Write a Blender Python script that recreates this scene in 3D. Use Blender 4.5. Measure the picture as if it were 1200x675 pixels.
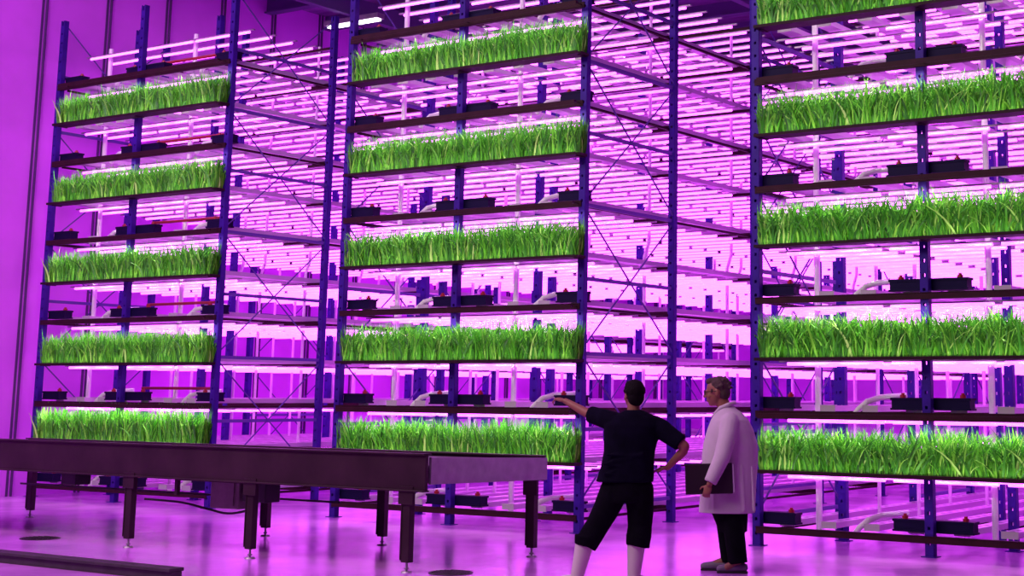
import bpy, bmesh, math, random
from mathutils import Vector, Matrix, noise

for o in list(bpy.data.objects):
    bpy.data.objects.remove(o)
SC = bpy.context.scene
COL = SC.collection
rnd = random.Random(7)

# ------------------------------------------------------------------ camera
# world axes: X runs along the rack fronts, Y is depth into the racks, Z is up
F_PX, CX, CY = 1779.39, 783.81, 169.57
cam_d = bpy.data.cameras.new('camera')
cam = bpy.data.objects.new('camera', cam_d)
COL.objects.link(cam)
cam_d.sensor_fit = 'HORIZONTAL'
cam_d.sensor_width = 36.0
cam_d.lens = 36.0 * F_PX / 1200.0
cam_d.shift_x = (600.0 - CX) / 1200.0
cam_d.shift_y = -(337.5 - CY) / 1200.0
cam_d.clip_end = 200
cam.matrix_world = Matrix(((0.84409417, 0.08114832, 0.53001884, 0.0),
                           (0.53615001, -0.14053292, -0.83234228, 0.0),
                           (0.00694192, 0.98674487, -0.16213069, 1.6),
                           (0, 0, 0, 1)))
SC.camera = cam

# ------------------------------------------------------------------ view, world
SC.view_settings.view_transform = 'Standard'
SC.view_settings.look = 'None'
SC.view_settings.exposure = 0.0
SC.view_settings.gamma = 1.0
SC.view_settings.use_curve_mapping = False
W = bpy.data.worlds.new('world')
SC.world = W
W.use_nodes = True
W.node_tree.nodes['Background'].inputs[0].default_value = (0.30, 0.04, 0.42, 1)
W.node_tree.nodes['Background'].inputs[1].default_value = 0.12


def area(name, loc, rot, sx, sy, power, color, spread=180):
    l = bpy.data.lights.new(name, 'AREA')
    l.shape = 'RECTANGLE'
    l.size, l.size_y = sx, sy
    l.energy = power
    l.color = color
    l.spread = math.radians(spread)
    o = bpy.data.objects.new(name, l)
    o.location = loc
    o.rotation_euler = rot
    COL.objects.link(o)
    return o


# added fill lights for grass, wall and floor, unseen outside the frame
area('fill_light', (-13.0, 4.0, 9.0), (math.radians(55), 0, 0), 14, 3, 950, (1.0, 0.84, 0.82))
area('fill_light', (-17.0, 9.0, 8.6), (math.radians(10), math.radians(25), 0), 6, 3, 330, (0.66, 0.06, 1.0))
area('fill_light', (-8.0, 9.0, 8.6), (0, 0, 0), 8, 3, 200, (0.75, 0.08, 1.0))

TUBE_COL, TUBE_STR = (0.80, 0.085, 1.0), 4.8
BAR_FILL, LIP_FILL = 19.0, 2.4  # powers of the fill lights added above and below the grass


# ------------------------------------------------------------------ materials
def lin(r, g, b):
    f = lambda c: (c / 255 / 12.92) if c / 255 <= 0.04045 else ((c / 255 + 0.055) / 1.055) ** 2.4
    return (f(r), f(g), f(b), 1)


def mat(name, col, rough=0.5, metal=0.0, emit=None, strength=0, var=0.0, scale=8.0, bump=0.0, spec=0.5, stretch=(1, 1, 1)):
    m = bpy.data.materials.new(name)
    m.use_nodes = True
    nt = m.node_tree
    b = nt.nodes['Principled BSDF']
    b.inputs['Base Color'].default_value = col
    b.inputs['Roughness'].default_value = rough
    b.inputs['Metallic'].default_value = metal
    b.inputs['Specular IOR Level'].default_value = spec
    if emit:
        b.inputs['Emission Color'].default_value = (*emit, 1)
        b.inputs['Emission Strength'].default_value = strength
    if var or bump:
        tc = nt.nodes.new('ShaderNodeTexCoord')
        mp = nt.nodes.new('ShaderNodeMapping')
        mp.inputs['Scale'].default_value = stretch
        n = nt.nodes.new('ShaderNodeTexNoise')
        n.inputs['Scale'].default_value = scale
        n.inputs['Detail'].default_value = 4
        nt.links.new(tc.outputs['Object'], mp.inputs[0])
        nt.links.new(mp.outputs[0], n.inputs['Vector'])
        if var:
            r = nt.nodes.new('ShaderNodeValToRGB')
            r.color_ramp.elements[0].position = 0.3
            r.color_ramp.elements[1].position = 0.7
            r.color_ramp.elements[0].color = tuple(c * (1 - var) for c in col[:3]) + (1,)
            r.color_ramp.elements[1].color = tuple(min(1, c * (1 + var)) for c in col[:3]) + (1,)
            nt.links.new(n.outputs['Fac'], r.inputs[0])
            nt.links.new(r.outputs[0], b.inputs['Base Color'])
        if bump:
            bp = nt.nodes.new('ShaderNodeBump')
            bp.inputs['Strength'].default_value = bump
            bp.inputs['Distance'].default_value = 0.01
            nt.links.new(n.outputs['Fac'], bp.inputs['Height'])
            nt.links.new(bp.outputs[0], b.inputs['Normal'])
    return m


M = {}
M['post'] = mat('blue_rack_paint', (0.038, 0.008, 0.24, 1), 0.5, 0.0, spec=0.2, var=0.2, scale=5)
M['beam'] = mat('dark_beam_paint', (0.032, 0.007, 0.012, 1), 0.55, spec=0.15, var=0.25, scale=6)
M['brace'] = mat('brace_steel', (0.10, 0.06, 0.32, 1), 0.5)
M['box'] = mat('navy_plastic', (0.008, 0.004, 0.040, 1), 0.55, spec=0.12)
M['red'] = mat('red_plastic', (0.45, 0.02, 0.03, 1), 0.4)
M['tube'] = mat('lit_grow_tube', (1, 1, 1, 1), 0.5, emit=TUBE_COL, strength=TUBE_STR)
M['pvc'] = mat('white_pvc', (0.93, 0.88, 0.93, 1), 0.35)
M['steel'] = mat('dark_steel', (0.048, 0.020, 0.034, 1), 0.45, 0.3, spec=0.25, var=0.25, scale=3)
M['steel_light'] = mat('galvanised_steel', (0.35, 0.28, 0.36, 1), 0.35, 0.5, var=0.15, scale=9)
M['belt'] = mat('conveyor_belt', (0.10, 0.07, 0.10, 1), 0.35, var=0.2, scale=4)
M['black'] = mat('black_rubber', (0.012, 0.010, 0.014, 1), 0.5)
M['grey_box'] = mat('grey_painted_steel', (0.20, 0.15, 0.17, 1), 0.5, var=0.15)
M['tray'] = mat('dark_tray', (0.025, 0.009, 0.012, 1), 0.55, spec=0.15)
M['soil'] = mat('root_mat', (0.05, 0.05, 0.02, 1), 0.9, var=0.4, scale=60, bump=0.6)
M['white_lamp'] = mat('white_lamp_tube', (1, 1, 1, 1), 0.4, emit=(1, 0.96, 1.0), strength=6)
M['ceil'] = mat('ceiling_panel', (0.20, 0.09, 0.28, 1), 0.7, var=0.5, scale=0.7, stretch=(1, 5, 1))
M['purlin'] = mat('ceiling_purlin', (0.10, 0.06, 0.20, 1), 0.6)
M['concrete'] = mat('dark_kerb', (0.05, 0.03, 0.05, 1), 0.6, var=0.3, scale=6)
M['skin'] = mat('skin', (0.30, 0.11, 0.075, 1), 0.55, var=0.08, scale=12)
M['navy'] = mat('navy_cotton', (0.004, 0.003, 0.012, 1), 0.95, spec=0.08, var=0.3, scale=9, bump=0.3)
M['trouser'] = mat('dark_trouser_cloth', (0.004, 0.003, 0.007, 1), 0.95, spec=0.08, var=0.3, scale=9, bump=0.3)
M['boot'] = mat('pale_rubber_boot', (0.72, 0.62, 0.62, 1), 0.4)
M['coat'] = mat('white_coat_cotton', (0.62, 0.52, 0.60, 1), 0.85, var=0.05, scale=7, bump=0.35)
M['hair_dark'] = mat('dark_hair', (0.006, 0.004, 0.005, 1), 0.8, spec=0.12, bump=0.8, scale=60)
M['hair_grey'] = mat('grey_hair', (0.09, 0.055, 0.055, 1), 0.8, spec=0.2, bump=0.8, scale=60)
M['shoe'] = mat('grey_shoe', (0.18, 0.14, 0.20, 1), 0.5)
M['folder'] = mat('black_folder_vinyl', (0.016, 0.008, 0.012, 1), 0.4)
M['paper'] = mat('paper', (0.8, 0.78, 0.8, 1), 0.8)
M['disc'] = mat('disc_iron', (0.05, 0.03, 0.05, 1), 0.4, 0.4)


def channel_mat():
    """white growing channel with a row of dark planting slots on its top"""
    m = mat('white_growing_channel', (0.60, 0.48, 0.62, 1), 0.35)
    nt = m.node_tree
    b = nt.nodes['Principled BSDF']
    tc = nt.nodes.new('ShaderNodeTexCoord')
    sx = nt.nodes.new('ShaderNodeSeparateXYZ')
    nt.links.new(tc.outputs['Object'], sx.inputs[0])

    def math_(op, a, bb, clamp=False):
        n = nt.nodes.new('ShaderNodeMath')
        n.operation = op
        for i, v in enumerate((a, bb)):
            if v is None:
                continue
            if hasattr(v, 'links'):
                nt.links.new(v, n.inputs[i])
            else:
                n.inputs[i].default_value = v
        return n.outputs[0]
    fy = math_('FRACT', math_('MULTIPLY', sx.outputs['Y'], 1 / 0.21), None)
    a = math_('LESS_THAN', fy, 0.45)
    ax = math_('LESS_THAN', math_('ABSOLUTE', sx.outputs['X'], None), 0.028)
    az = math_('GREATER_THAN', sx.outputs['Z'], 0.0)
    f = math_('MULTIPLY', math_('MULTIPLY', a, ax), az)
    mx = nt.nodes.new('ShaderNodeMix')
    mx.data_type = 'RGBA'
    nt.links.new(f, mx.inputs[0])
    mx.inputs[6].default_value = (0.60, 0.48, 0.62, 1)
    mx.inputs[7].default_value = (0.05, 0.03, 0.06, 1)
    nt.links.new(mx.outputs[2], b.inputs['Base Color'])
    return m


M['channel'] = channel_mat()


def grass_mat():
    m = bpy.data.materials.new('grass_blades')
    m.use_nodes = True
    nt = m.node_tree
    b = nt.nodes['Principled BSDF']
    g = nt.nodes.new('ShaderNodeNewGeometry')
    r = nt.nodes.new('ShaderNodeValToRGB')
    e = r.color_ramp.elements
    e[0].position, e[0].color = 0.0, (0.012, 0.12, 0.003, 1)
    e[1].position, e[1].color = 1.0, (0.55, 0.86, 0.22, 1)
    for p, c in ((0.40, (0.05, 0.33, 0.010, 1)), (0.78, (0.13, 0.54, 0.020, 1)), (0.95, (0.28, 0.72, 0.06, 1))):
        x = e.new(p)
        x.color = c
    nt.links.new(g.outputs['Random Per Island'], r.inputs[0])
    nt.links.new(r.outputs[0], b.inputs['Base Color'])
    b.inputs['Roughness'].default_value = 0.45
    tr = nt.nodes.new('ShaderNodeBsdfTranslucent')
    nt.links.new(r.outputs[0], tr.inputs[0])
    mx = nt.nodes.new('ShaderNodeMixShader')
    mx.inputs[0].default_value = 0.22
    nt.links.new(b.outputs[0], mx.inputs[1])
    nt.links.new(tr.outputs[0], mx.inputs[2])
    nt.links.new(mx.outputs[0], nt.nodes['Material Output'].inputs[0])
    return m


M['grass'] = grass_mat()


def floor_mat():
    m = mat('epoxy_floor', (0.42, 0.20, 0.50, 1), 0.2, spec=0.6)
    nt = m.node_tree
    b = nt.nodes['Principled BSDF']
    tc = nt.nodes.new('ShaderNodeTexCoord')
    n = nt.nodes.new('ShaderNodeTexNoise')
    n.inputs['Scale'].default_value = 1.3
    n.inputs['Detail'].default_value = 6
    nt.links.new(tc.outputs['Object'], n.inputs['Vector'])
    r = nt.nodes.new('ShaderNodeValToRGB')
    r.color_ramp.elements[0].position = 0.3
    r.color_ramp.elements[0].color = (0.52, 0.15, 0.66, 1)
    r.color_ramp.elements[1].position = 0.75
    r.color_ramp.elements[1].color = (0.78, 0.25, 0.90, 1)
    nt.links.new(n.outputs['Fac'], r.inputs[0])
    nt.links.new(r.outputs[0], b.inputs['Base Color'])
    mr = nt.nodes.new('ShaderNodeMapRange')
    mr.inputs[3].default_value = 0.12
    mr.inputs[4].default_value = 0.32
    nt.links.new(n.outputs['Fac'], mr.inputs[0])
    nt.links.new(mr.outputs[0], b.inputs['Roughness'])
    n2 = nt.nodes.new('ShaderNodeTexNoise')
    n2.inputs['Scale'].default_value = 5
    nt.links.new(tc.outputs['Object'], n2.inputs['Vector'])
    bp = nt.nodes.new('ShaderNodeBump')
    bp.inputs['Strength'].default_value = 0.12
    bp.inputs['Distance'].default_value = 0.02
    nt.links.new(n2.outputs['Fac'], bp.inputs['Height'])
    nt.links.new(bp.outputs[0], b.inputs['Normal'])
    return m


M['floor'] = floor_mat()
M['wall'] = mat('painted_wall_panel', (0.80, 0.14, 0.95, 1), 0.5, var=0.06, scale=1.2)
M['seam'] = mat('wall_seam', (0.10, 0.03, 0.16, 1), 0.6)


# ------------------------------------------------------------------ mesh helpers
class MB:
    """collects shapes into one mesh"""
    def __init__(s):
        s.v, s.f = [], []

    def box(s, x0, x1, y0, y1, z0, z1):
        n = len(s.v)
        s.v += [(x0, y0, z0), (x1, y0, z0), (x1, y1, z0), (x0, y1, z0), (x0, y0, z1), (x1, y0, z1), (x1, y1, z1), (x0, y1, z1)]
        s.f += [tuple(n + i for i in q) for q in ((0, 3, 2, 1), (4, 5, 6, 7), (0, 1, 5, 4), (1, 2, 6, 5), (2, 3, 7, 6), (3, 0, 4, 7))]
        return s

    def tube(s, p0, p1, r0, r1=None, n=8, ry=None, up=(0, 0, 1)):
        r1 = r0 if r1 is None else r1
        p0, p1 = Vector(p0), Vector(p1)
        d = (p1 - p0).normalized()
        u = Vector(up)
        if abs(d.dot(u)) > 0.95:
            u = Vector((1, 0, 0))
        a = d.cross(u).normalized()
        b = a.cross(d)
        k = len(s.v)
        for p, r in ((p0, r0), (p1, r1)):
            for i in range(n):
                t = 2 * math.pi * (i + 0.5) / n
                s.v.append(tuple(p + a * (math.cos(t) * r) + b * (math.sin(t) * r * (ry or 1))))
        for i in range(n):
            j = (i + 1) % n
            s.f.append((k + i, k + j, k + n + j, k + n + i))
        s.f.append(tuple(k + i for i in reversed(range(n))))
        s.f.append(tuple(k + n + i for i in range(n)))
        return s

    def path(s, pts, r, n=8):
        for a, b in zip(pts[:-1], pts[1:]):
            s.tube(a, b, r, n=n)
        return s

    def ell(s, c, rx, ry, rz, nu=16, nv=10, rot=None):
        k = len(s.v)
        c = Vector(c)
        R = rot or Matrix.Identity(3)
        s.v.append(tuple(c + R @ Vector((0, 0, -rz))))
        for j in range(1, nv):
            ph = -math.pi / 2 + math.pi * j / nv
            for i in range(nu):
                t = 2 * math.pi * i / nu
                s.v.append(tuple(c + R @ Vector((rx * math.cos(ph) * math.cos(t), ry * math.cos(ph) * math.sin(t), rz * math.sin(ph)))))
        s.v.append(tuple(c + R @ Vector((0, 0, rz))))
        top = len(s.v) - 1
        for i in range(nu):
            i2 = (i + 1) % nu
            s.f.append((k, k + 1 + i2, k + 1 + i))
            s.f.append((top, k + 1 + (nv - 2) * nu + i, k + 1 + (nv - 2) * nu + i2))
            for j in range(nv - 2):
                a = k + 1 + j * nu
                s.f.append((a + i, a + i2, a + nu + i2, a + nu + i))
        return s

    def limb(s, pts, n=14, caps=True):
        """rounded tapering limb through (x, y, z, r)"""
        for a, b in zip(pts[:-1], pts[1:]):
            s.tube(a[:3], b[:3], a[3], b[3], n=n)
        for i, p in enumerate(pts):
            if caps or 0 < i < len(pts) - 1:
                s.ell(p[:3], p[3] * 0.99, p[3] * 0.99, p[3] * 0.99, n, 8)
        return s

    def loft(s, rings, n=28, power=2.0):
        """closed loft of horizontal superellipse rings (x, y, z, rx, ry)"""
        k = len(s.v)
        for (x, y, z, rx, ry) in rings:
            for i in range(n):
                t = 2 * math.pi * i / n
                c, q = math.cos(t), math.sin(t)
                s.v.append((x + rx * math.copysign(abs(c) ** (2 / power), c), y + ry * math.copysign(abs(q) ** (2 / power), q), z))
        for j in range(len(rings) - 1):
            for i in range(n):
                i2 = (i + 1) % n
                a = k + j * n
                s.f.append((a + i, a + i2, a + n + i2, a + n + i))
        s.f.append(tuple(k + i for i in reversed(range(n))))
        s.f.append(tuple(k + (len(rings) - 1) * n + i for i in range(n)))
        return s

    def mesh(s, name, m):
        me = bpy.data.meshes.new(name)
        me.from_pydata(s.v, [], s.f)
        me.materials.append(m)
        me.update()
        return me

    def build(s, name, m, parent=None, loc=(0, 0, 0), rot=(0, 0, 0), smooth=False, bevel=0, remesh=0, smooth_it=6):
        me = s.mesh(name, m)
        if smooth or remesh:
            for p in me.polygons:
                p.use_smooth = True
        o = link(name, me, parent, loc, rot)
        if remesh:
            md = o.modifiers.new('r', 'REMESH')
            md.mode = 'VOXEL'
            md.voxel_size = remesh
            md.use_smooth_shade = True
            ms = o.modifiers.new('s', 'SMOOTH')
            ms.iterations = smooth_it
            ms.factor = 0.5
        if bevel:
            md = o.modifiers.new('b', 'BEVEL')
            md.width = bevel
            md.segments = 2
            md.limit_method = 'ANGLE'
        return o


def link(name, me, parent=None, loc=(0, 0, 0), rot=(0, 0, 0)):
    o = bpy.data.objects.new(name, me)
    o.location = loc
    o.rotation_euler = rot
    COL.objects.link(o)
    if parent:
        o.parent = parent
    return o


def tag(o, label=None, cat=None, group=None, kind=None):
    for k, v in (('label', label), ('category', cat), ('group', group), ('kind', kind)):
        if v:
            o[k] = v
    return o


def thing(name, label, cat, loc=(0, 0, 0), rz=0, group=None):
    return tag(link(name, None, None, loc, (0, 0, rz)), label, cat, group)


# ------------------------------------------------------------------ setting
tag(MB().box(-21.6, 2.0, 2.0, 34.0, -0.1, 0.0).build('floor', M['floor']), 'glossy purple lit epoxy floor', kind='structure')
wl = MB()
wl.box(-21.4, -21.1, 2.0, 34.0, 0, 9.0)
w = wl.build('wall_left', M['wall'])
tag(w, 'purple lit panel wall left of the racks', kind='structure')
sm = MB()
y = 14.49 - 1.2 * 9
while y < 33:
    sm.box(-21.1, -21.085, y, y + 0.035, 0, 9.0)
    sm.box(-21.1, -21.06, y + 0.07, y + 0.09, 0, 9.0)
    y += 1.2
s_ = sm.build('seam', M['seam'], w)
wb = MB().box(-21.4, 2.0, 33.8, 34.0, 0, 9.0).build('wall_back', M['wall'])
tag(wb, 'pale purple back wall behind the racks', kind='structure')
ce = MB().box(-21.6, 2.0, 13.0, 34.0, 8.8, 8.95).build('ceiling', M['ceil'])
tag(ce, 'dark purple ceiling above the racks', kind='structure')
n = 0
for yy in [16.2 + 1.5 * i for i in range(12)]:
    n += 1
    b = MB().box(-21.1, 2.0, yy - 0.04, yy + 0.04, 8.55, 8.8).box(-21.1, 2.0, yy - 0.09, yy + 0.09, 8.53, 8.56).build('trim_%d' % n, M['purlin'])
    tag(b, kind='structure')
for xx in (-18.9, -15.7, -12.5, -9.4, -6.2):
    n += 1
    b = MB().box(xx - 0.07, xx + 0.07, 13.0, 33.8, 8.2, 8.53).build('trim_%d' % n, M['purlin'])
    tag(b, kind='structure')
for i, (x, yy) in enumerate(((-18.9, 19.2), (-16.6, 24.0))):
    t = thing('ceiling_lamp', ('white strip lamp hanging high over the gap left of the middle rack', 'white strip lamp hanging further back under the ceiling behind the middle rack')[i], 'ceiling lamp', (x, yy, 8.06), 0, 'strip lamps under the ceiling')
    MB().box(-0.65, 0.65, -0.09, 0.09, 0.03, 0.12).build('housing', M['steel_light'], t)
    MB().box(-0.6, 0.6, -0.06, 0.06, 0.0, 0.03).build('diffuser', M['white_lamp'], t)

# kerb rail near the camera, a drain cover, a dark disc for a leg reflection
kr = MB().box(-17.5, -10.75, 9.02, 9.14, 0.0, 0.07).box(-17.5, -10.75, 9.0, 9.16, 0.07, 0.10).build('floor_rail', M['concrete'], bevel=0.006)
tag(kr, 'low dark rail running along the floor in the bottom left corner', 'floor rail')
for i, (x, yy, r, lb) in enumerate(((-14.9, 10.7, 0.21, 'dark round drain cover in the floor at the far left'), (-9.2, 10.85, 0.20, 'dark round disc standing in for the leg reflection beside the conveyor end leg'))):
    t = thing('floor_disc', lb, 'drain cover', (x, yy, 0), 0, 'drain covers in the floor')
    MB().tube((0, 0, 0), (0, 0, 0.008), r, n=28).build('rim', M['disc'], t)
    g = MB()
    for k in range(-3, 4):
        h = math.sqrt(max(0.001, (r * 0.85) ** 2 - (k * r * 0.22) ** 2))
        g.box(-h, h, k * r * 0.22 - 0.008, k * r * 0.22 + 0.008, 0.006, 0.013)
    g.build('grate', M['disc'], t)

# ------------------------------------------------------------------ racks
YF = 14.72
PITCH, ZB = 1.2255, 0.17
LEVELS = [ZB + PITCH * k for k in range(6)]
TRAYZ = [0.80, 1.985, 3.205, 4.43, 5.665]
LIGHTZ = [z + 0.60 for z in LEVELS]
PH = 7.4
FRAMES = [14.72, 16.72, 18.9, 20.9, 23.1, 25.1, 27.3, 29.3]
YEND = 29.4


def post_mesh():
    m = MB()
    for s in (-1, 1):
        m.box(s * 0.03 - 0.015, s * 0.03 + 0.015, -0.04, -0.034, 0, PH)
        m.box(s * 0.045 - 0.003, s * 0.045 + 0.003, -0.034, 0.04, 0, PH)
        m.box(s * 0.036 - 0.009, s * 0.036 + 0.009, 0.034, 0.04, 0, PH)
    z = 0.0
    while z < PH - 0.1:
        m.box(-0.015, 0.015, -0.04, -0.034, z, z + 0.118)
        z += 0.15
    m.box(-0.08, 0.08, -0.07, 0.07, 0, 0.008)
    return m.mesh('upright_post', M['post'])


POST = post_mesh()


def beam_mesh(L):
    return MB().box(0, L, -0.025, 0.025, -0.035, 0.035).box(0, L, -0.032, 0.032, 0.028, 0.036).mesh('shelf_beam', M['beam'])


def lightbeam_mesh(L):
    return MB().box(0, L, -0.02, 0.02, -0.018, 0.018).mesh('light_rail', M['beam'])


def box_mesh(x0, x1):
    m = MB().box(x0, x1, 0, 0.14, 0.0, 0.115).box(x0 - 0.012, x1 + 0.012, -0.008, 0.148, 0.10, 0.125)
    m.box(x0 - 0.014, x1 + 0.014, -0.005, 0.145, 0.0, 0.02)
    return m.mesh('end_box', M['box'])


def cap_mesh():
    return MB().tube((0, 0, 0), (0, 0, 0.03), 0.032, n=10).tube((0, 0, 0.03), (0, 0, 0.05), 0.018, n=8).mesh('red_cap', M['red'])


CAP = cap_mesh()
TUBEM = MB().tube((0, 0, 0), (1.16, 0, 0), 0.019, n=6).mesh('grow_tube', M['tube'])
CH_L = YEND - 14.95
CH = MB().box(-0.085, 0.085, 0, CH_L, -0.03, 0.03).box(-0.09, 0.09, -0.012, 0.0, -0.036, 0.036).mesh('growing_channel', M['channel'])


def drain_mesh():
    m = MB().path([(0.32, 0.30, -0.035), (0.10, 0.10, -0.055), (0.0, 0.0, -0.10), (-0.10, -0.03, -0.19), (-0.14, -0.03, -0.24)], 0.032, 10)
    for p in ((0.10, 0.10, -0.055), (0, 0, -0.10), (-0.10, -0.03, -0.19)):
        m.ell(p, 0.034, 0.034, 0.034, 10, 6)
    return m.mesh('drain_pipe', M['pvc'])


DRAIN = drain_mesh()


def rack(posts, side, extra):
    """posts: the X of the three front uprights"""
    x0, xm, x1 = posts
    t = thing('growing_rack', side['label'], 'rack', (x0, YF, 0), 0, 'tall multi-level growing racks')
    ox, oy = x0, YF
    # uprights
    for fy in FRAMES:
        for px in posts:
            link('upright_post', POST, t, (px - ox, fy - oy, 0))
    for px in extra:
        link('upright_post', POST, t, (px - ox, 15.75 - oy, 0))
    L = x1 - x0
    bm, lm = beam_mesh(L), lightbeam_mesh(L)
    for fi, fy in enumerate(FRAMES):
        for z in LEVELS:
            link('shelf_beam', bm, t, (0, fy - oy + (-0.03 if fi == 0 else 0), z))
        if fi:
            for z in LIGHTZ:
                link('light_rail', lm, t, (0, fy - oy, z))
    # side braces, one mesh for each frame side
    for px in (x0, x1) :
        for k in range(0, len(FRAMES), 2):
            ya, yb = FRAMES[k] - oy, FRAMES[k + 1] - oy
            m = MB()
            for j in range(8):
                z = 0.30 + j * 0.885
                m.box(-0.018, 0.018, ya, yb, z - 0.022, z + 0.022)
            m.build('side_rail', M['brace'], t, (px - ox, 0, 0))
            for j in range(4):
                z = 0.30 + j * 1.77
                za, zb = z + 0.04, min(z + 1.73, PH - 0.05)
                m = MB().tube((0, ya, za), (0, yb, zb), 0.011, n=6).tube((0.02, ya, zb), (0.02, yb, za), 0.011, n=6)
                m.tube((-0.01, (ya + yb) / 2, (za + zb) / 2), (0.03, (ya + yb) / 2, (za + zb) / 2), 0.03, n=8)
                m.build('cross_brace', M['brace'], t, (px - ox, 0, 0))
        # long side rails that carry each level
    for px in (x0 + 0.05, x1 - 0.05):
        for z in LEVELS:
            MB().box(-0.015, 0.015, 0.1, YEND - oy, z - 0.03, z + 0.0).build('level_rail', M['beam'], t, (px - ox, 0, 0))
    # end boxes behind the uprights with red caps
    bl, bmid, br = box_mesh(0.03, 0.42), box_mesh(-0.43, 0.43), box_mesh(-0.42, -0.03)
    for z in LEVELS:
        for px, me, caps in ((x0, bl, (0.34,)), (xm, bmid, (-0.33, 0.33)), (x1, br, (-0.34,))):
            b = link('end_box', me, t, (px - ox, 0.06, z + 0.06))
            for c in caps:
                link('red_cap', CAP, b, (c, 0.07, 0.125))
        for dx in (1.18, 3.12):
            link('drain_pipe', DRAIN, t, (dx, 0.28, z + 0.24))
    for dx in (0.46, 2.47):
        MB().tube((0, 0, 0.1), (0, 0, 7.0), 0.035, n=10).build('riser_pipe', M['pvc'], t, (dx, 0.55, 0))
    if side.get('pipe'):
        for z in LEVELS:
            MB().tube((0.1, 0, 0), (1.7, 0, 0), 0.022, n=8).build('supply_pipe', M['red'], t, (xm - ox, 0.30, z + 0.24))
    for fi, fy in enumerate(FRAMES[1:]):
        for k in range(5):
            dx = 0.24 + (L - 0.48) / 7 * ((0, 1, 3, 4, 6)[k] + 0.5) - 0.03
            if fi < 3 or k % 2 == 0:
                MB().path([(0, 0, 0.1), (0, 0, 3.4), (0.05, 0.03, 3.6), (0.05, 0.03, 7.0)], 0.022, 8).build('feed_line', M['pvc'], t, (dx, fy - oy + 0.12, 0))
    # grow tubes: rows parallel to the rack front, the nearest 96 as parts
    rows = []
    y = YF + 0.42
    while y < YEND:
        rows.append(y)
        y += 0.42
    near = set()
    TZ = [z for z in LIGHTZ] + [z - 0.02 for z in LEVELS[1:]]
    cand = [(yy, li) for yy in rows for li in range(len(TZ))]
    cand.sort(key=lambda c: c[0])
    near = set(cand[:32])
    far = MB()
    fx = MB()
    w3 = (L - 0.2) / 3
    for (yy, li) in cand:
        for k in range(3):
            dx = 0.1 + k * w3 + (w3 - 1.16) / 2
            if (yy, li) in near:
                link('grow_tube', TUBEM, t, (dx, yy - oy, TZ[li] - 0.055))
            else:
                far.tube((dx, yy - oy, TZ[li] - 0.055), (dx + 1.16, yy - oy, TZ[li] - 0.055), 0.019, n=5)
        fx.box(0.05, L - 0.05, yy - oy - 0.02, yy - oy + 0.02, TZ[li] - 0.036, TZ[li] - 0.018)
    tag(far.build('far_grow_tube', M['tube'], t), kind='stuff')
    tag(fx.build('tube_batten', M['steel_light'], t), kind='stuff')
    return t


SIDES = {
    'left': dict(label='tall blue steel growing rack beside the purple wall, behind the long conveyor', pipe=True),
    'middle': dict(label='tall blue steel growing rack that the person in navy points at'),
    'right': dict(label='tall blue steel growing rack right of the person in the white coat'),
}
RACKX = {'left': (-20.80, -18.86, -16.86), 'middle': (-14.48, -12.53, -10.58), 'right': (-8.20, -6.21, -4.22)}
NTH = ['first', 'second', 'third', 'fourth', 'fifth', 'sixth', 'seventh', 'eighth']
ORD = ['lowest', 'second lowest', 'third lowest', 'fourth lowest', 'fifth lowest', 'sixth lowest', 'fifth highest', 'fourth highest', 'third highest', 'second highest', 'topmost']
for name, px in RACKX.items():
    x0, xm, x1 = px
    rack(px, SIDES[name], (x0 + 0.52, xm + 0.5))
    tiers = sorted([(z, 0) for z in LEVELS] + [(z, 1) for z in LIGHTZ[:-1]])
    for li, (z, up) in enumerate(tiers):
        nC = 8
        for k in range(nC):
            cx = x0 + 0.24 + (x1 - x0 - 0.48) * k / (nC - 1)
            o = link('growing_channel', CH, None, (cx, 14.95, z + (0.050 if up else 0.066)))
            tag(o, 'white growing channel, %s from left, %s tier of the %s rack' % (NTH[k], ORD[li], name), 'growing channel', 'growing channels on the %s tier of the %s rack' % (ORD[li], name))

# ------------------------------------------------------------------ grass trays


def grass_mesh(seed, L, count=3900, hh=0.53):
    r = random.Random(seed)
    V, F = [], []
    for i in range(count):
        x = r.uniform(0.0, L)
        y = r.uniform(-0.07, 0.07)
        clump = noise.noise(Vector((x * 2.2, seed * 3.1, 0))) * 0.10 + noise.noise(Vector((x * 9, seed, 5))) * 0.07
        h = hh * (r.uniform(0.62, 1.0) + clump)
        if r.random() < 0.04:
            h *= 1.13
        if r.random() < 0.25:
            h *= r.uniform(0.4, 0.8)
        wd = r.uniform(0.005, 0.016)
        a = r.gauss(0.0, 0.9) + (0 if r.random() < 0.5 else math.pi)
        lean = abs(r.gauss(0, 0.26)) * h
        bend = abs(r.gauss(0.0, 0.34)) * h
        if r.random() < 0.14:
            bend += 0.40 * h
        dx, dy = math.cos(a), math.sin(a) * 0.35
        fa = r.uniform(-0.7, 0.7)
        wx, wy = math.cos(fa) * wd, math.sin(fa) * wd
        k = len(V)
        N = 5
        for j in range(N + 1):
            t = j / N
            o = lean * t + bend * t ** 2.6
            zz = h * (t - 0.42 * (bend / h) * t ** 3)
            px, py = x + dx * o, y + dy * o
            px = min(max(px, -0.015), L + 0.01)
            ww = (1 - t ** 2.2) * 1.0 + 0.02
            if t < 0.2:
                ww = 0.75
            V += [(px - wx * ww, py - wy * ww, zz), (px + wx * ww, py + wy * ww, zz)]
        for j in range(N):
            F.append((k + 2 * j, k + 2 * j + 1, k + 2 * j + 3, k + 2 * j + 2))
    me = bpy.data.meshes.new('grass')
    me.from_pydata(V, [], F)
    me.materials.append(M['grass'])
    for p in me.polygons:
        p.use_smooth = True
    me.update()
    return me


OFF = {'left': 0.27, 'middle': 0.20, 'right': 0.13}


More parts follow.
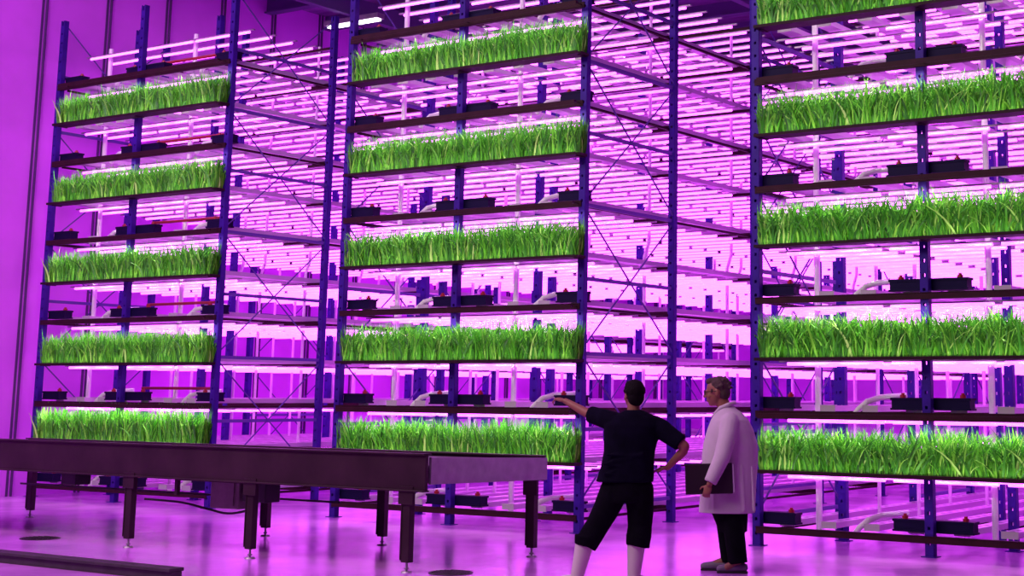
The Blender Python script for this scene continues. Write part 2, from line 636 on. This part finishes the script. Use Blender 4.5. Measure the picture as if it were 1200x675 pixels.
def tray_meshes(TL, seed):
    G_ = [grass_mesh(s, TL, int(3900 * TL / 3.84)) for s in (seed, seed + 1)]
    T_ = MB().box(-0.02, TL + 0.01, -0.08, 0.08, -0.022, -0.012)
    for q in ((-0.02, TL + 0.01, -0.085, -0.075), (-0.02, TL + 0.01, 0.075, 0.085), (-0.025, -0.015, -0.085, 0.085), (TL + 0.005, TL + 0.015, -0.085, 0.085)):
        T_.box(q[0], q[1], q[2], q[3], -0.022, 0.012)
    L_ = MB().box(-0.02, TL + 0.01, -0.145, -0.085, -0.022, -0.016).box(-0.02, TL + 0.01, -0.150, -0.143, -0.022, 0.010)  # ledge added to screen the added uplight
    S_ = MB().box(-0.01, TL, -0.074, 0.074, -0.012, 0.008)
    return G_, T_.mesh('tray', M['tray']), L_.mesh('fill_light_ledge', M['tray']), S_.mesh('root_mat', M['soil'])


BARBRK = MB().box(-0.008, 0.008, 0.0, 0.175, 0.018, 0.026).mesh('bracket', M['tray'])
BRK = MB().box(-0.015, 0.015, -0.07, 0.085, -0.03, -0.022)
BRK = BRK.mesh('bracket', M['tray'])
gi = 0
WORDS = ['lowest', 'second from the bottom', 'third from the bottom', 'fourth from the bottom', 'topmost']
for name, px in RACKX.items():
    x0, xm, x1 = px
    TL = 3.96 - OFF[name]
    GM, TRAY, LEDGE, SOIL = tray_meshes(TL, {'left': 1, 'middle': 11, 'right': 21}[name])
    for li, z in enumerate(TRAYZ):
        t = thing('grass_tray', 'long tray of green grass, %s on the %s rack' % (WORDS[li], name), 'grass tray', (x0 + OFF[name], 14.59, z), 0, 'green grass trays on the rack fronts')
        link('tray', TRAY, t)
        link('fill_light_ledge', LEDGE, t)
        area('ledge_fill_light', (x0 + OFF[name] + TL / 2, 14.455, z - 0.008), (math.radians(180 - 22), 0, 0), TL - 0.1, 0.02, LIP_FILL, (1.0, 0.95, 0.82), 120)  # added uplight behind the ledge, brightens the lower blades
        for bx in (0.03, TL / 2, TL - 0.03):
            link('bracket', BRK, t, (bx, 0, 0))
        link('root_mat', SOIL, t)
        g = link('grass', GM[gi % 2], t, (0, 0, 0.0))
        sc = {('left', 0): 1.2, ('right', 0): 0.98}.get((name, li), 1.02)
        g.scale = (1, 1, sc)
        tag(g, kind='stuff')
        gi += 1
        # added dark bar before the next beam, hiding a fill light on the blades
        zl = LEVELS[li + 1] - 0.02
        b = thing('fill_light_bar', 'added fill light bar above the grass tray %s on the %s rack' % (WORDS[li], name), 'added light bar', (x0 + OFF[name], 14.50, zl), 0, 'added fill light bars over the grass trays')
        MB().box(0, TL - 0.05, -0.022, 0.022, 0.004, 0.030).box(0, TL - 0.05, -0.026, -0.020, -0.026, 0.030).build('housing', M['beam'], b)
        MB().box(0.02, TL - 0.08, -0.010, 0.010, 0.0, 0.004).build('diffuser', M['paper'], b)
        for bx in (0.02, TL / 2, TL - 0.1):
            link('bracket', BARBRK, b, (bx, 0, 0))
        lo = area('bar_fill_light', (x0 + OFF[name] + TL / 2, 14.50, zl - 0.006), (math.radians(24), 0, 0), x1 - x0 - 0.2, 0.02, BAR_FILL, (1.0, 0.95, 0.82), 110)  # added light under the bar, brightens the grass from above

# ------------------------------------------------------------------ conveyor
cv = thing('conveyor_table', 'long dark steel conveyor table standing on the floor in front of the racks', 'conveyor', (-12.9, 11.5, 0))
cvx, cvy = -12.9, 11.5
XA, XB = -17.6, -9.32


def cvl(x, y):
    return x - cvx, y - cvy


def cbox(m, x0, x1, y0, y1, z0, z1):
    return m.box(x0 - cvx, x1 - cvx, y0 - cvy, y1 - cvy, z0, z1)


m = MB()
cbox(m, XA, XB, 10.60, 10.64, 0.72, 1.05)
cbox(m, XA, XB, 10.575, 10.68, 1.04, 1.056)
cbox(m, XA, XB, 10.575, 10.66, 0.715, 0.73)
m.build('side_beam', M['steel'], cv, bevel=0.004)
m = MB()
cbox(m, XA, XB - 0.01, 12.36, 12.40, 0.74, 0.985)
cbox(m, XA, XB - 0.01, 12.32, 12.42, 0.975, 0.99)
m.build('side_beam', M['steel'], cv, bevel=0.004)
# end plate that slopes from the near beam to the rear beam
k = MB()
xe = XB - cvx
n0 = len(k.v)
for (yy, zz) in ((10.68, 0.78), (10.68, 1.02), (12.42, 0.965), (12.42, 0.75)):
    k.v += [(xe - 0.03, yy - cvy, zz), (xe, yy - cvy, zz)]
k.f += [(0, 2, 4, 6), (1, 7, 5, 3), (0, 1, 3, 2), (2, 3, 5, 4), (4, 5, 7, 6), (6, 7, 1, 0)]
tag(k.build('end_plate', M['steel_light'], cv), 'paler end plate')
m = MB()
cbox(m, XA, XB - 0.03, 10.66, 12.34, 0.92, 0.95)
m.build('belt', M['belt'], cv)
for xx in (-9.45, -11.4, -13.3, -15.2):
    m = MB()
    cbox(m, xx - 0.03, xx + 0.03, 10.66, 12.36, 0.80, 0.90)
    m.build('cross_member', M['steel'], cv)
for yy, xs in ((10.64, (-9.54, -11.56, -13.36, -17.3)), (12.36, (-9.45, -11.44, -13.2, -17.45))):
    for xx in xs:
        m = MB()
        cbox(m, xx - 0.045, xx + 0.045, yy - 0.035, yy + 0.035, 0.09, 0.76)
        cbox(m, xx - 0.058, xx - 0.043, yy - 0.042, yy + 0.038, 0.11, 0.70)
        lg = m.build('leg', M['steel'], cv, bevel=0.005)
        m = MB()
        cbox(m, xx - 0.085, xx + 0.085, yy - 0.05, yy - 0.038, 0.60, 0.76)
        m.build('gusset', M['steel'], lg)
        m = MB()
        a, b = cvl(xx, yy)
        m.tube((a, b, 0.012), (a, b, 0.10), 0.012, n=8)
        m.tube((a, b, 0.0), (a, b, 0.014), 0.055, 0.045, n=16)
        m.tube((a, b, 0.03), (a, b, 0.042), 0.024, n=6)
        m.build('levelling_foot', M['steel_light'], lg)
# hanging boxes and cable
gb = MB()
cbox(gb, -12.52, -12.10, 10.95, 11.2, 0.42, 0.75)
g = gb.build('motor_box', M['grey_box'], cv, bevel=0.01)
g2 = MB()
cbox(g2, -12.46, -12.16, 10.93, 10.955, 0.45, 0.72)
g2.build('cover', M['grey_box'], g)
gb = MB()
cbox(gb, -12.05, -11.72, 10.95, 11.15, 0.50, 0.80)
gb.build('control_box', M['black'], cv, bevel=0.01)
gb = MB()
cbox(gb, -14.75, -14.50, 10.8, 11.0, 0.58, 0.74)
gb.build('junction_box', M['black'], cv, bevel=0.01)
c = MB()
pts = []
ctrl = [(-13.13, 10.62, 0.50), (-12.9, 10.9, 0.46), (-12.6, 11.0, 0.40), (-12.3, 11.0, 0.37), (-12.0, 11.0, 0.42), (-11.85, 11.0, 0.52)]
for i in range(len(ctrl) - 1):
    for q in range(5):
        s = q / 5
        p0 = ctrl[max(i - 1, 0)]
        p1, p2 = ctrl[i], ctrl[i + 1]
        p3 = ctrl[min(i + 2, len(ctrl) - 1)]
        pts.append(tuple(0.5 * (2 * p1[d] + (p2[d] - p0[d]) * s + (2 * p0[d] - 5 * p1[d] + 4 * p2[d] - p3[d]) * s * s + (3 * p1[d] - p0[d] - 3 * p2[d] + p3[d]) * s ** 3) - (cvx, cvy, 0)[d] for d in range(3)))
pts.append(tuple(ctrl[-1][d] - (cvx, cvy, 0)[d] for d in range(3)))
c.path(pts, 0.012, 8).build('cable', M['black'], cv)
c = MB()
c.tube((XA - cvx, 12.30 - cvy, 0.42), (-12.0 - cvx, 12.30 - cvy, 0.42), 0.012, n=8)
c.build('air_pipe', M['black'], cv)
c = MB()
cbox(c, -12.75, -11.6, 10.68, 10.72, 0.70, 0.74)
cbox(c, -12.75, -12.71, 10.68, 10.72, 0.55, 0.74)
c.build('hanger_bar', M['steel'], cv)


# ------------------------------------------------------------------ people
def fingers(mb, wrist, tip_dir, side, palm_n, length=0.18, curl=0.3, thumb=1):
    """palm plus five separate fingers; side is the direction towards the index finger"""
    w, d, s, nrm = Vector(wrist), Vector(tip_dir).normalized(), Vector(side).normalized(), Vector(palm_n).normalized()
    palm = w + d * 0.05
    R = Matrix((s, d, nrm)).transposed()
    mb.ell(tuple(palm), 0.040, 0.056, 0.017, 16, 10, R)
    for i, (off, ln) in enumerate(((0.029, 0.072), (0.010, 0.082), (-0.010, 0.075), (-0.028, 0.058))):
        cr = curl[i] if isinstance(curl, (list, tuple)) else curl
        p = w + d * 0.085 + s * off
        a = 0.15
        dirn = d + s * off * 1.5
        r = 0.0092
        for seg in (0.45, 0.30, 0.25):
            a += cr
            q = p + (dirn.normalized() * math.cos(a) + nrm * math.sin(a)) * ln * seg
            mb.limb([(*p, r), (*q, r * 0.9)], 8)
            r *= 0.9
            p = q
    p = w + d * 0.03 + s * 0.030 * thumb
    for seg, dv in ((0.036, d * 0.5 + s * thumb * 0.8 + nrm * 0.2), (0.030, d * 0.9 + s * thumb * 0.35 + nrm * 0.3)):
        q = p + dv.normalized() * seg
        mb.limb([(*p, 0.0105), (*q, 0.0095)], 8)
        p = q


def head(mb, c, fwd, up=(0, 0, 1), s=1.0):
    """skull, jaw, nose, brow, lips, ears; c is the middle of the skull"""
    f = Vector(fwd).normalized()
    u = Vector(up)
    u = (u - f * u.dot(f)).normalized()
    l = u.cross(f)
    R = Matrix((l, f, u)).transposed()
    P = lambda a, b, cc: tuple(Vector(c) + (l * a + f * b + u * cc) * s)
    mb.ell(P(0, -0.008, 0.025), 0.076 * s, 0.098 * s, 0.094 * s, 20, 14, R)
    mb.ell(P(0, 0.028, -0.035), 0.060 * s, 0.066 * s, 0.082 * s, 20, 14, R)
    mb.ell(P(0, 0.055, -0.092), 0.032 * s, 0.030 * s, 0.024 * s, 14, 10, R)     # chin
    mb.ell(P(0, 0.082, 0.012), 0.052 * s, 0.018 * s, 0.014 * s, 14, 8, R)       # brow
    mb.limb([(*P(0, 0.088, 0.008), 0.009 * s), (*P(0, 0.112, -0.030), 0.013 * s)], 10)  # nose
    for e in (-1, 1):
        mb.ell(P(e * 0.013, 0.099, -0.034), 0.010 * s, 0.011 * s, 0.008 * s, 8, 6, R)
        mb.ell(P(e * 0.031, 0.080, -0.004), 0.014 * s, 0.012 * s, 0.010 * s, 10, 8, R)  # eyes
        mb.ell(P(e * 0.040, 0.066, -0.032), 0.022 * s, 0.020 * s, 0.022 * s, 10, 8, R)  # cheeks
        mb.ell(P(e * 0.078, -0.005, -0.012), 0.010 * s, 0.020 * s, 0.032 * s, 12, 8, R)  # ears
    mb.ell(P(0, 0.090, -0.060), 0.024 * s, 0.012 * s, 0.006 * s, 12, 6, R)      # lips
    mb.ell(P(0, 0.088, -0.071), 0.021 * s, 0.012 * s, 0.007 * s, 12, 6, R)
    return P, R


# person in navy, seen from behind, pointing at the rack
p1 = thing('person', 'person in navy T-shirt and dark trousers in pale boots, pointing left, seen from behind', 'person', (-7.45, 10.85, 0), 0.6017, 'two people standing before the racks')
hc = (0.172, 0.03, 1.592)
b = MB()
P, R = head(b, hc, (-0.45, 1, 0.05), s=1.0)
b.limb([(0.172, 0.01, 1.40, 0.060), (0.172, 0.02, 1.53, 0.054)])
b.loft([(0.14, 0, 0.80, 0.13, 0.09), (0.13, 0, 0.95, 0.15, 0.10), (0.15, 0, 1.10, 0.14, 0.09), (0.16, 0, 1.28, 0.17, 0.10), (0.17, 0, 1.38, 0.17, 0.08), (0.17, 0.0, 1.44, 0.08, 0.06)])
b.limb([(-0.02, 0.0, 1.385, 0.055), (-0.23, 0.17, 1.435, 0.041), (-0.27, 0.20, 1.455, 0.040), (-0.42, 0.30, 1.535, 0.026)])
b.limb([(0.37, 0, 1.36, 0.056), (0.605, -0.09, 1.165, 0.043), (0.59, -0.07, 1.12, 0.041), (0.465, 0.02, 0.985, 0.027)])
fingers(b, (-0.42, 0.30, 1.535), (-0.84, 0.50, 0.20), (0.5, 0.82, 0.10), (0.1, 0.0, -1.0), curl=[0.03, 0.25, 0.4, 0.5], thumb=1)
fingers(b, (0.465, 0.02, 0.985), (-0.9, 0.35, -0.20), (0.2, 0.9, 0.1), (-0.15, 0.2, -0.95), curl=0.22, thumb=-1)
for pts in ([(0.04, 0, 0.86, 0.085), (-0.125, 0.02, 0.50, 0.055), (-0.225, 0.0, 0.34, 0.050), (-0.280, 0.0, 0.10, 0.038), (-0.36, 0.025, 0.055, 0.028)],
            [(0.24, 0, 0.86, 0.085), (0.235, 0.02, 0.50, 0.055), (0.19, 0.0, 0.10, 0.038), (0.22, 0.06, 0.055, 0.028)]):
    b.limb(pts)
b.build('body', M['skin'], p1, remesh=0.007, smooth_it=3)
h = MB()
Q = lambda a, bb, cc: tuple(Vector(hc) + R @ Vector((a, bb, cc)))
h.ell(Q(0, -0.016, 0.034), 0.086, 0.104, 0.100, 22, 14, R)
h.ell(Q(0, -0.045, -0.02), 0.074, 0.066, 0.078, 20, 12, R)
h.ell(Q(0, 0.03, 0.082), 0.066, 0.062, 0.045, 18, 10, R)
for i in range(60):
    a = rnd.uniform(0, 6.28)
    z = rnd.uniform(0.02, 0.11)
    rr = math.sqrt(max(0, 1 - (z / 0.13) ** 2)) * 0.085
    h.ell(Q(math.cos(a) * rr, -0.016 + math.sin(a) * rr * 1.15, z), 0.014, 0.014, 0.012, 8, 6)
h.build('hair', M['hair_dark'], p1, remesh=0.007, smooth_it=6)
s = MB()
s.loft([(0.10, 0, 0.865, 0.245, 0.150), (0.11, 0, 0.90, 0.24, 0.148), (0.125, 0, 1.00, 0.225, 0.14), (0.14, 0, 1.12, 0.218, 0.135), (0.155, 0, 1.25, 0.235, 0.14),
        (0.17, 0, 1.34, 0.25, 0.135), (0.175, 0, 1.40, 0.215, 0.11), (0.175, 0.0, 1.445, 0.12, 0.085), (0.173, 0.01, 1.465, 0.075, 0.075)], power=2.3)
s.limb([(0.02, 0.0, 1.36, 0.085), (-0.08, 0.06, 1.392, 0.082)])
s.tube((-0.06, 0.05, 1.385), (-0.20, 0.15, 1.424), 0.082, 0.072, 16)
s.limb([(0.34, 0, 1.335, 0.09), (0.42, -0.02, 1.30, 0.086)])
s.tube((0.40, -0.015, 1.31), (0.575, -0.08, 1.19), 0.086, 0.072, 16)
for i in range(7):   # folds across the back
    z = rnd.uniform(0.92, 1.2)
    s.limb([(0.0 + rnd.uniform(-0.08, 0.1), -0.125, z, 0.012), (0.15 + rnd.uniform(0, 0.12), -0.13, z + rnd.uniform(-0.05, 0.08), 0.014)], 8)
s.build('shirt', M['navy'], p1, remesh=0.008, smooth_it=4)
s = MB()
s.loft([(0.115, 0, 0.70, 0.20, 0.135), (0.12, 0, 0.80, 0.215, 0.145), (0.12, 0, 0.90, 0.20, 0.135), (0.12, 0, 0.94, 0.19, 0.125)])
for pts in ([(0.02, 0.0, 0.80, 0.125), (-0.05, 0.01, 0.64, 0.112), (-0.125, 0.02, 0.50, 0.100), (-0.175, 0.01, 0.42, 0.101), (-0.220, 0.0, 0.335, 0.093)],
            [(0.225, 0.0, 0.80, 0.125), (0.237, 0.01, 0.62, 0.114), (0.235, 0.02, 0.50, 0.104), (0.228, 0.01, 0.42, 0.106), (0.218, 0.0, 0.335, 0.098)]):
    s.limb(pts, 18, caps=False)
    a, c2 = pts[0], pts[-1]
    s.ell(a[:3], a[3], a[3], a[3])
    for q in range(3):
        s.tube((c2[0], c2[1], c2[2] + 0.002 + q * 0.03), (c2[0] + 0.004, c2[1], c2[2] + 0.022 + q * 0.03), c2[3] + 0.004, c2[3] + 0.007, 18)
s.build('trousers', M['trouser'], p1, remesh=0.009, smooth_it=4)
for (ax, toe, ang) in (((-0.25, 0.0), (-0.15, 0.05), 0), ((0.20, 0.0), (0.07, 0.13), 0)):
    s = MB()
    x, y = ax
    k1 = -0.035 if ax[0] < 0 else -0.012
    s.tube((x - k1 * 0.6, y, 0.36), (x + k1, y, 0.10), 0.079, 0.056, 18)
    s.ell((x + k1, y, 0.075), 0.058, 0.062, 0.062, 16, 10)
    s.limb([(x + k1, y, 0.055, 0.052), (x + k1 + toe[0] * 0.7, y + toe[1] * 0.7, 0.048, 0.048), (x + k1 + toe[0], y + toe[1], 0.043, 0.040)], 16)
    bo = s.build('boot', M['boot'], p1, remesh=0.008, smooth_it=3)
    s = MB()
    s.tube((x + k1 - toe[0] * 0.25, y - toe[1] * 0.25, 0.012), (x + k1 + toe[0] * 1.2, y + toe[1] * 1.2, 0.012), 0.050, 0.042, 16, ry=0.26)
    s.build('sole', M['steel_light'], bo)

# person in the white coat
p2 = thing('person', 'grey-haired person in long white coat and dark trousers, facing left, folder under the hand', 'person', (-7.247, 12.395, 0), 0.5291, 'two people standing before the racks')
hc2 = (-0.075, 0.0, 1.628)
b = MB()
P, R2 = head(b, hc2, (-1, 0.12, -0.10), s=1.12)
b.limb([(0.03, 0.0, 1.40, 0.07), (-0.035, 0.0, 1.545, 0.060)])
b.loft([(0.05, 0, 0.80, 0.12, 0.15), (0.04, 0, 1.0, 0.14, 0.15), (0.05, 0, 1.25, 0.14, 0.17), (0.05, 0, 1.38, 0.11, 0.17), (0.03, 0, 1.45, 0.07, 0.07)])
b.limb([(0.04, -0.165, 1.35, 0.052), (0.005, -0.235, 1.17, 0.046), (-0.035, -0.285, 1.03, 0.042), (-0.145, -0.325, 0.80, 0.028)])
b.limb([(0.04, 0.165, 1.35, 0.052), (-0.02, 0.26, 1.05, 0.042), (-0.17, 0.20, 0.86, 0.028)])
fingers(b, (-0.145, -0.320, 0.80), (-0.30, 0.10, -0.95), (-0.85, 0.25, 0.30), (0.25, 0.95, 0.1), curl=[0.35, 0.40, 0.42, 0.45], thumb=1)
fingers(b, (-0.17, 0.20, 0.86), (-0.5, -0.35, -0.8), (-0.8, 0.0, 0.5), (0.3, -0.9, 0), curl=0.3, thumb=1)
for pts in ([(0.05, -0.075, 0.86, 0.08), (0.05, -0.08, 0.50, 0.055), (0.115, -0.10, 0.10, 0.042), (0.02, -0.12, 0.055, 0.034)],
            [(0.04, 0.075, 0.86, 0.08), (0.0, 0.09, 0.50, 0.055), (0.03, 0.10, 0.10, 0.042), (-0.10, 0.10, 0.055, 0.034)]):
    b.limb(pts)
b.build('body', M['skin'], p2, remesh=0.007, smooth_it=3)
Q2 = lambda a, bb, cc: tuple(Vector(hc2) + R2 @ (Vector((a, bb, cc)) * 1.12))
h = MB()
h.ell(Q2(0, -0.022, 0.040), 0.090, 0.104, 0.098, 22, 14, R2)
h.ell(Q2(0, -0.050, -0.012), 0.080, 0.066, 0.078, 20, 12, R2)
h.ell(Q2(0, 0.048, 0.088), 0.060, 0.050, 0.034, 18, 10, R2)
for i in range(60):
    a = rnd.uniform(0, 6.28)
    z = rnd.uniform(0.0, 0.115)
    rr = math.sqrt(max(0, 1 - (z / 0.135) ** 2)) * 0.092
    h.ell(Q2(math.cos(a) * rr, -0.03 + math.sin(a) * rr * 1.05, z), 0.014, 0.014, 0.012, 8, 6)
h.build('hair', M['hair_grey'], p2, remesh=0.007, smooth_it=10)
gl = MB()
for e in (-1, 1):
    cen = Vector((e * 0.032, 0.104, 0.0))
    prev = None
    for i in range(13):
        a = 2 * math.pi * i / 12
        q = Q2(*(cen + Vector((0.024 * math.cos(a), 0, 0.019 * math.sin(a)))))
        if prev:
            gl.tube(prev, q, 0.0032, n=6)
        prev = q
    gl.tube(Q2(e * 0.056, 0.104, 0.004), Q2(e * 0.088, 0.0, 0.004), 0.003, n=6)
gl.tube(Q2(-0.008, 0.104, 0.004), Q2(0.008, 0.104, 0.004), 0.003, n=6)
gl.build('glasses', M['black'], p2)
s = MB()
s.loft([(0.015, 0, 0.53, 0.262, 0.198), (0.015, 0, 0.56, 0.260, 0.196), (0.03, 0, 0.80, 0.255, 0.186), (0.04, 0, 1.00, 0.262, 0.178), (0.045, 0, 1.15, 0.252, 0.185),
        (0.045, 0, 1.28, 0.215, 0.20), (0.04, 0, 1.37, 0.175, 0.20), (0.03, 0, 1.43, 0.130, 0.15), (0.015, 0, 1.47, 0.088, 0.10), (0.005, 0, 1.50, 0.074, 0.08)], power=2.2)
s.limb([(0.04, -0.165, 1.35, 0.088), (0.02, -0.22, 1.22, 0.082)])
s.tube((0.025, -0.21, 1.25), (-0.035, -0.285, 1.03), 0.084, 0.076, 16)
s.ell((-0.035, -0.285, 1.03), 0.074, 0.074, 0.074, 16, 10)
s.tube((-0.035, -0.285, 1.03), (-0.138, -0.322, 0.815), 0.075, 0.060, 16)
s.limb([(0.04, 0.165, 1.35, 0.088), (-0.02, 0.26, 1.05, 0.076)])
s.tube((-0.02, 0.26, 1.05), (-0.15, 0.205, 0.885), 0.075, 0.060, 16)
for i in range(5):
    x = -0.12 + i * 0.09
    s.limb([(x + 0.02, -0.165, 0.56, 0.018), (x, -0.168, 0.95, 0.010)], 8)
s.build('lab_coat', M['coat'], p2, remesh=0.009, smooth_it=4)
s = MB()   # collar
for e in (-1, 1):
    s.limb([(0.085, e * 0.03, 1.525, 0.018), (0.03, e * 0.085, 1.51, 0.020), (-0.05, e * 0.075, 1.475, 0.020), (-0.12, e * 0.03, 1.40, 0.014)], 10)
s.build('collar', M['coat'], p2, remesh=0.007, smooth_it=3)
s = MB()
s.loft([(0.07, 0, 0.36, 0.13, 0.14), (0.045, 0, 0.50, 0.162, 0.15), (0.02, 0, 0.62, 0.18, 0.155), (0.02, 0, 0.85, 0.17, 0.145)])
for pts in ([(0.05, -0.06, 0.60, 0.09), (0.07, -0.075, 0.45, 0.098), (0.115, -0.10, 0.085, 0.088)],
            [(0.01, 0.06, 0.60, 0.09), (0.01, 0.08, 0.45, 0.098), (0.045, 0.10, 0.085, 0.084)]):
    s.limb(pts, 18, caps=False)
s.build('trousers', M['trouser'], p2, remesh=0.009, smooth_it=3)
for (x, y, dx) in ((0.12, -0.10, -0.17), (0.02, 0.10, -0.22)):
    s = MB()
    s.limb([(x + 0.045, y, 0.05, 0.042), (x - 0.02, y, 0.052, 0.046), (x + dx * 0.6, y, 0.042, 0.042), (x + dx, y, 0.036, 0.034)], 14)
    sh = s.build('shoe', M['shoe'], p2, remesh=0.007, smooth_it=3)
    s = MB()
    s.box(x + dx - 0.03, x + 0.085, y - 0.044, y + 0.044, 0.0, 0.018)
    s.build('sole', M['black'], sh, bevel=0.012)

# folder held against the coat
fo = thing('folder', 'black zipped folder with white papers, held by the person in the white coat', 'folder', (-7.247, 12.395, 0), 0.5291)
FR = (0, 0, 0)
f = MB().box(-0.215, 0.215, -0.006, 0.006, -0.135, 0.135)
cvr = f.build('cover', M['folder'], fo, (-0.150, -0.266, 0.845), (0, math.radians(-2), 0), bevel=0.005)
f = MB().box(-0.215, 0.215, -0.006, 0.006, -0.135, 0.135)
f.build('cover', M['folder'], fo, (-0.150, -0.230, 0.845), (0, math.radians(-2), 0), bevel=0.005)
f = MB().box(-0.205, 0.228, -0.012, 0.012, -0.125, 0.125)
f.build('paper_stack', M['paper'], fo, (-0.150, -0.248, 0.845), (0, math.radians(-2), 0))
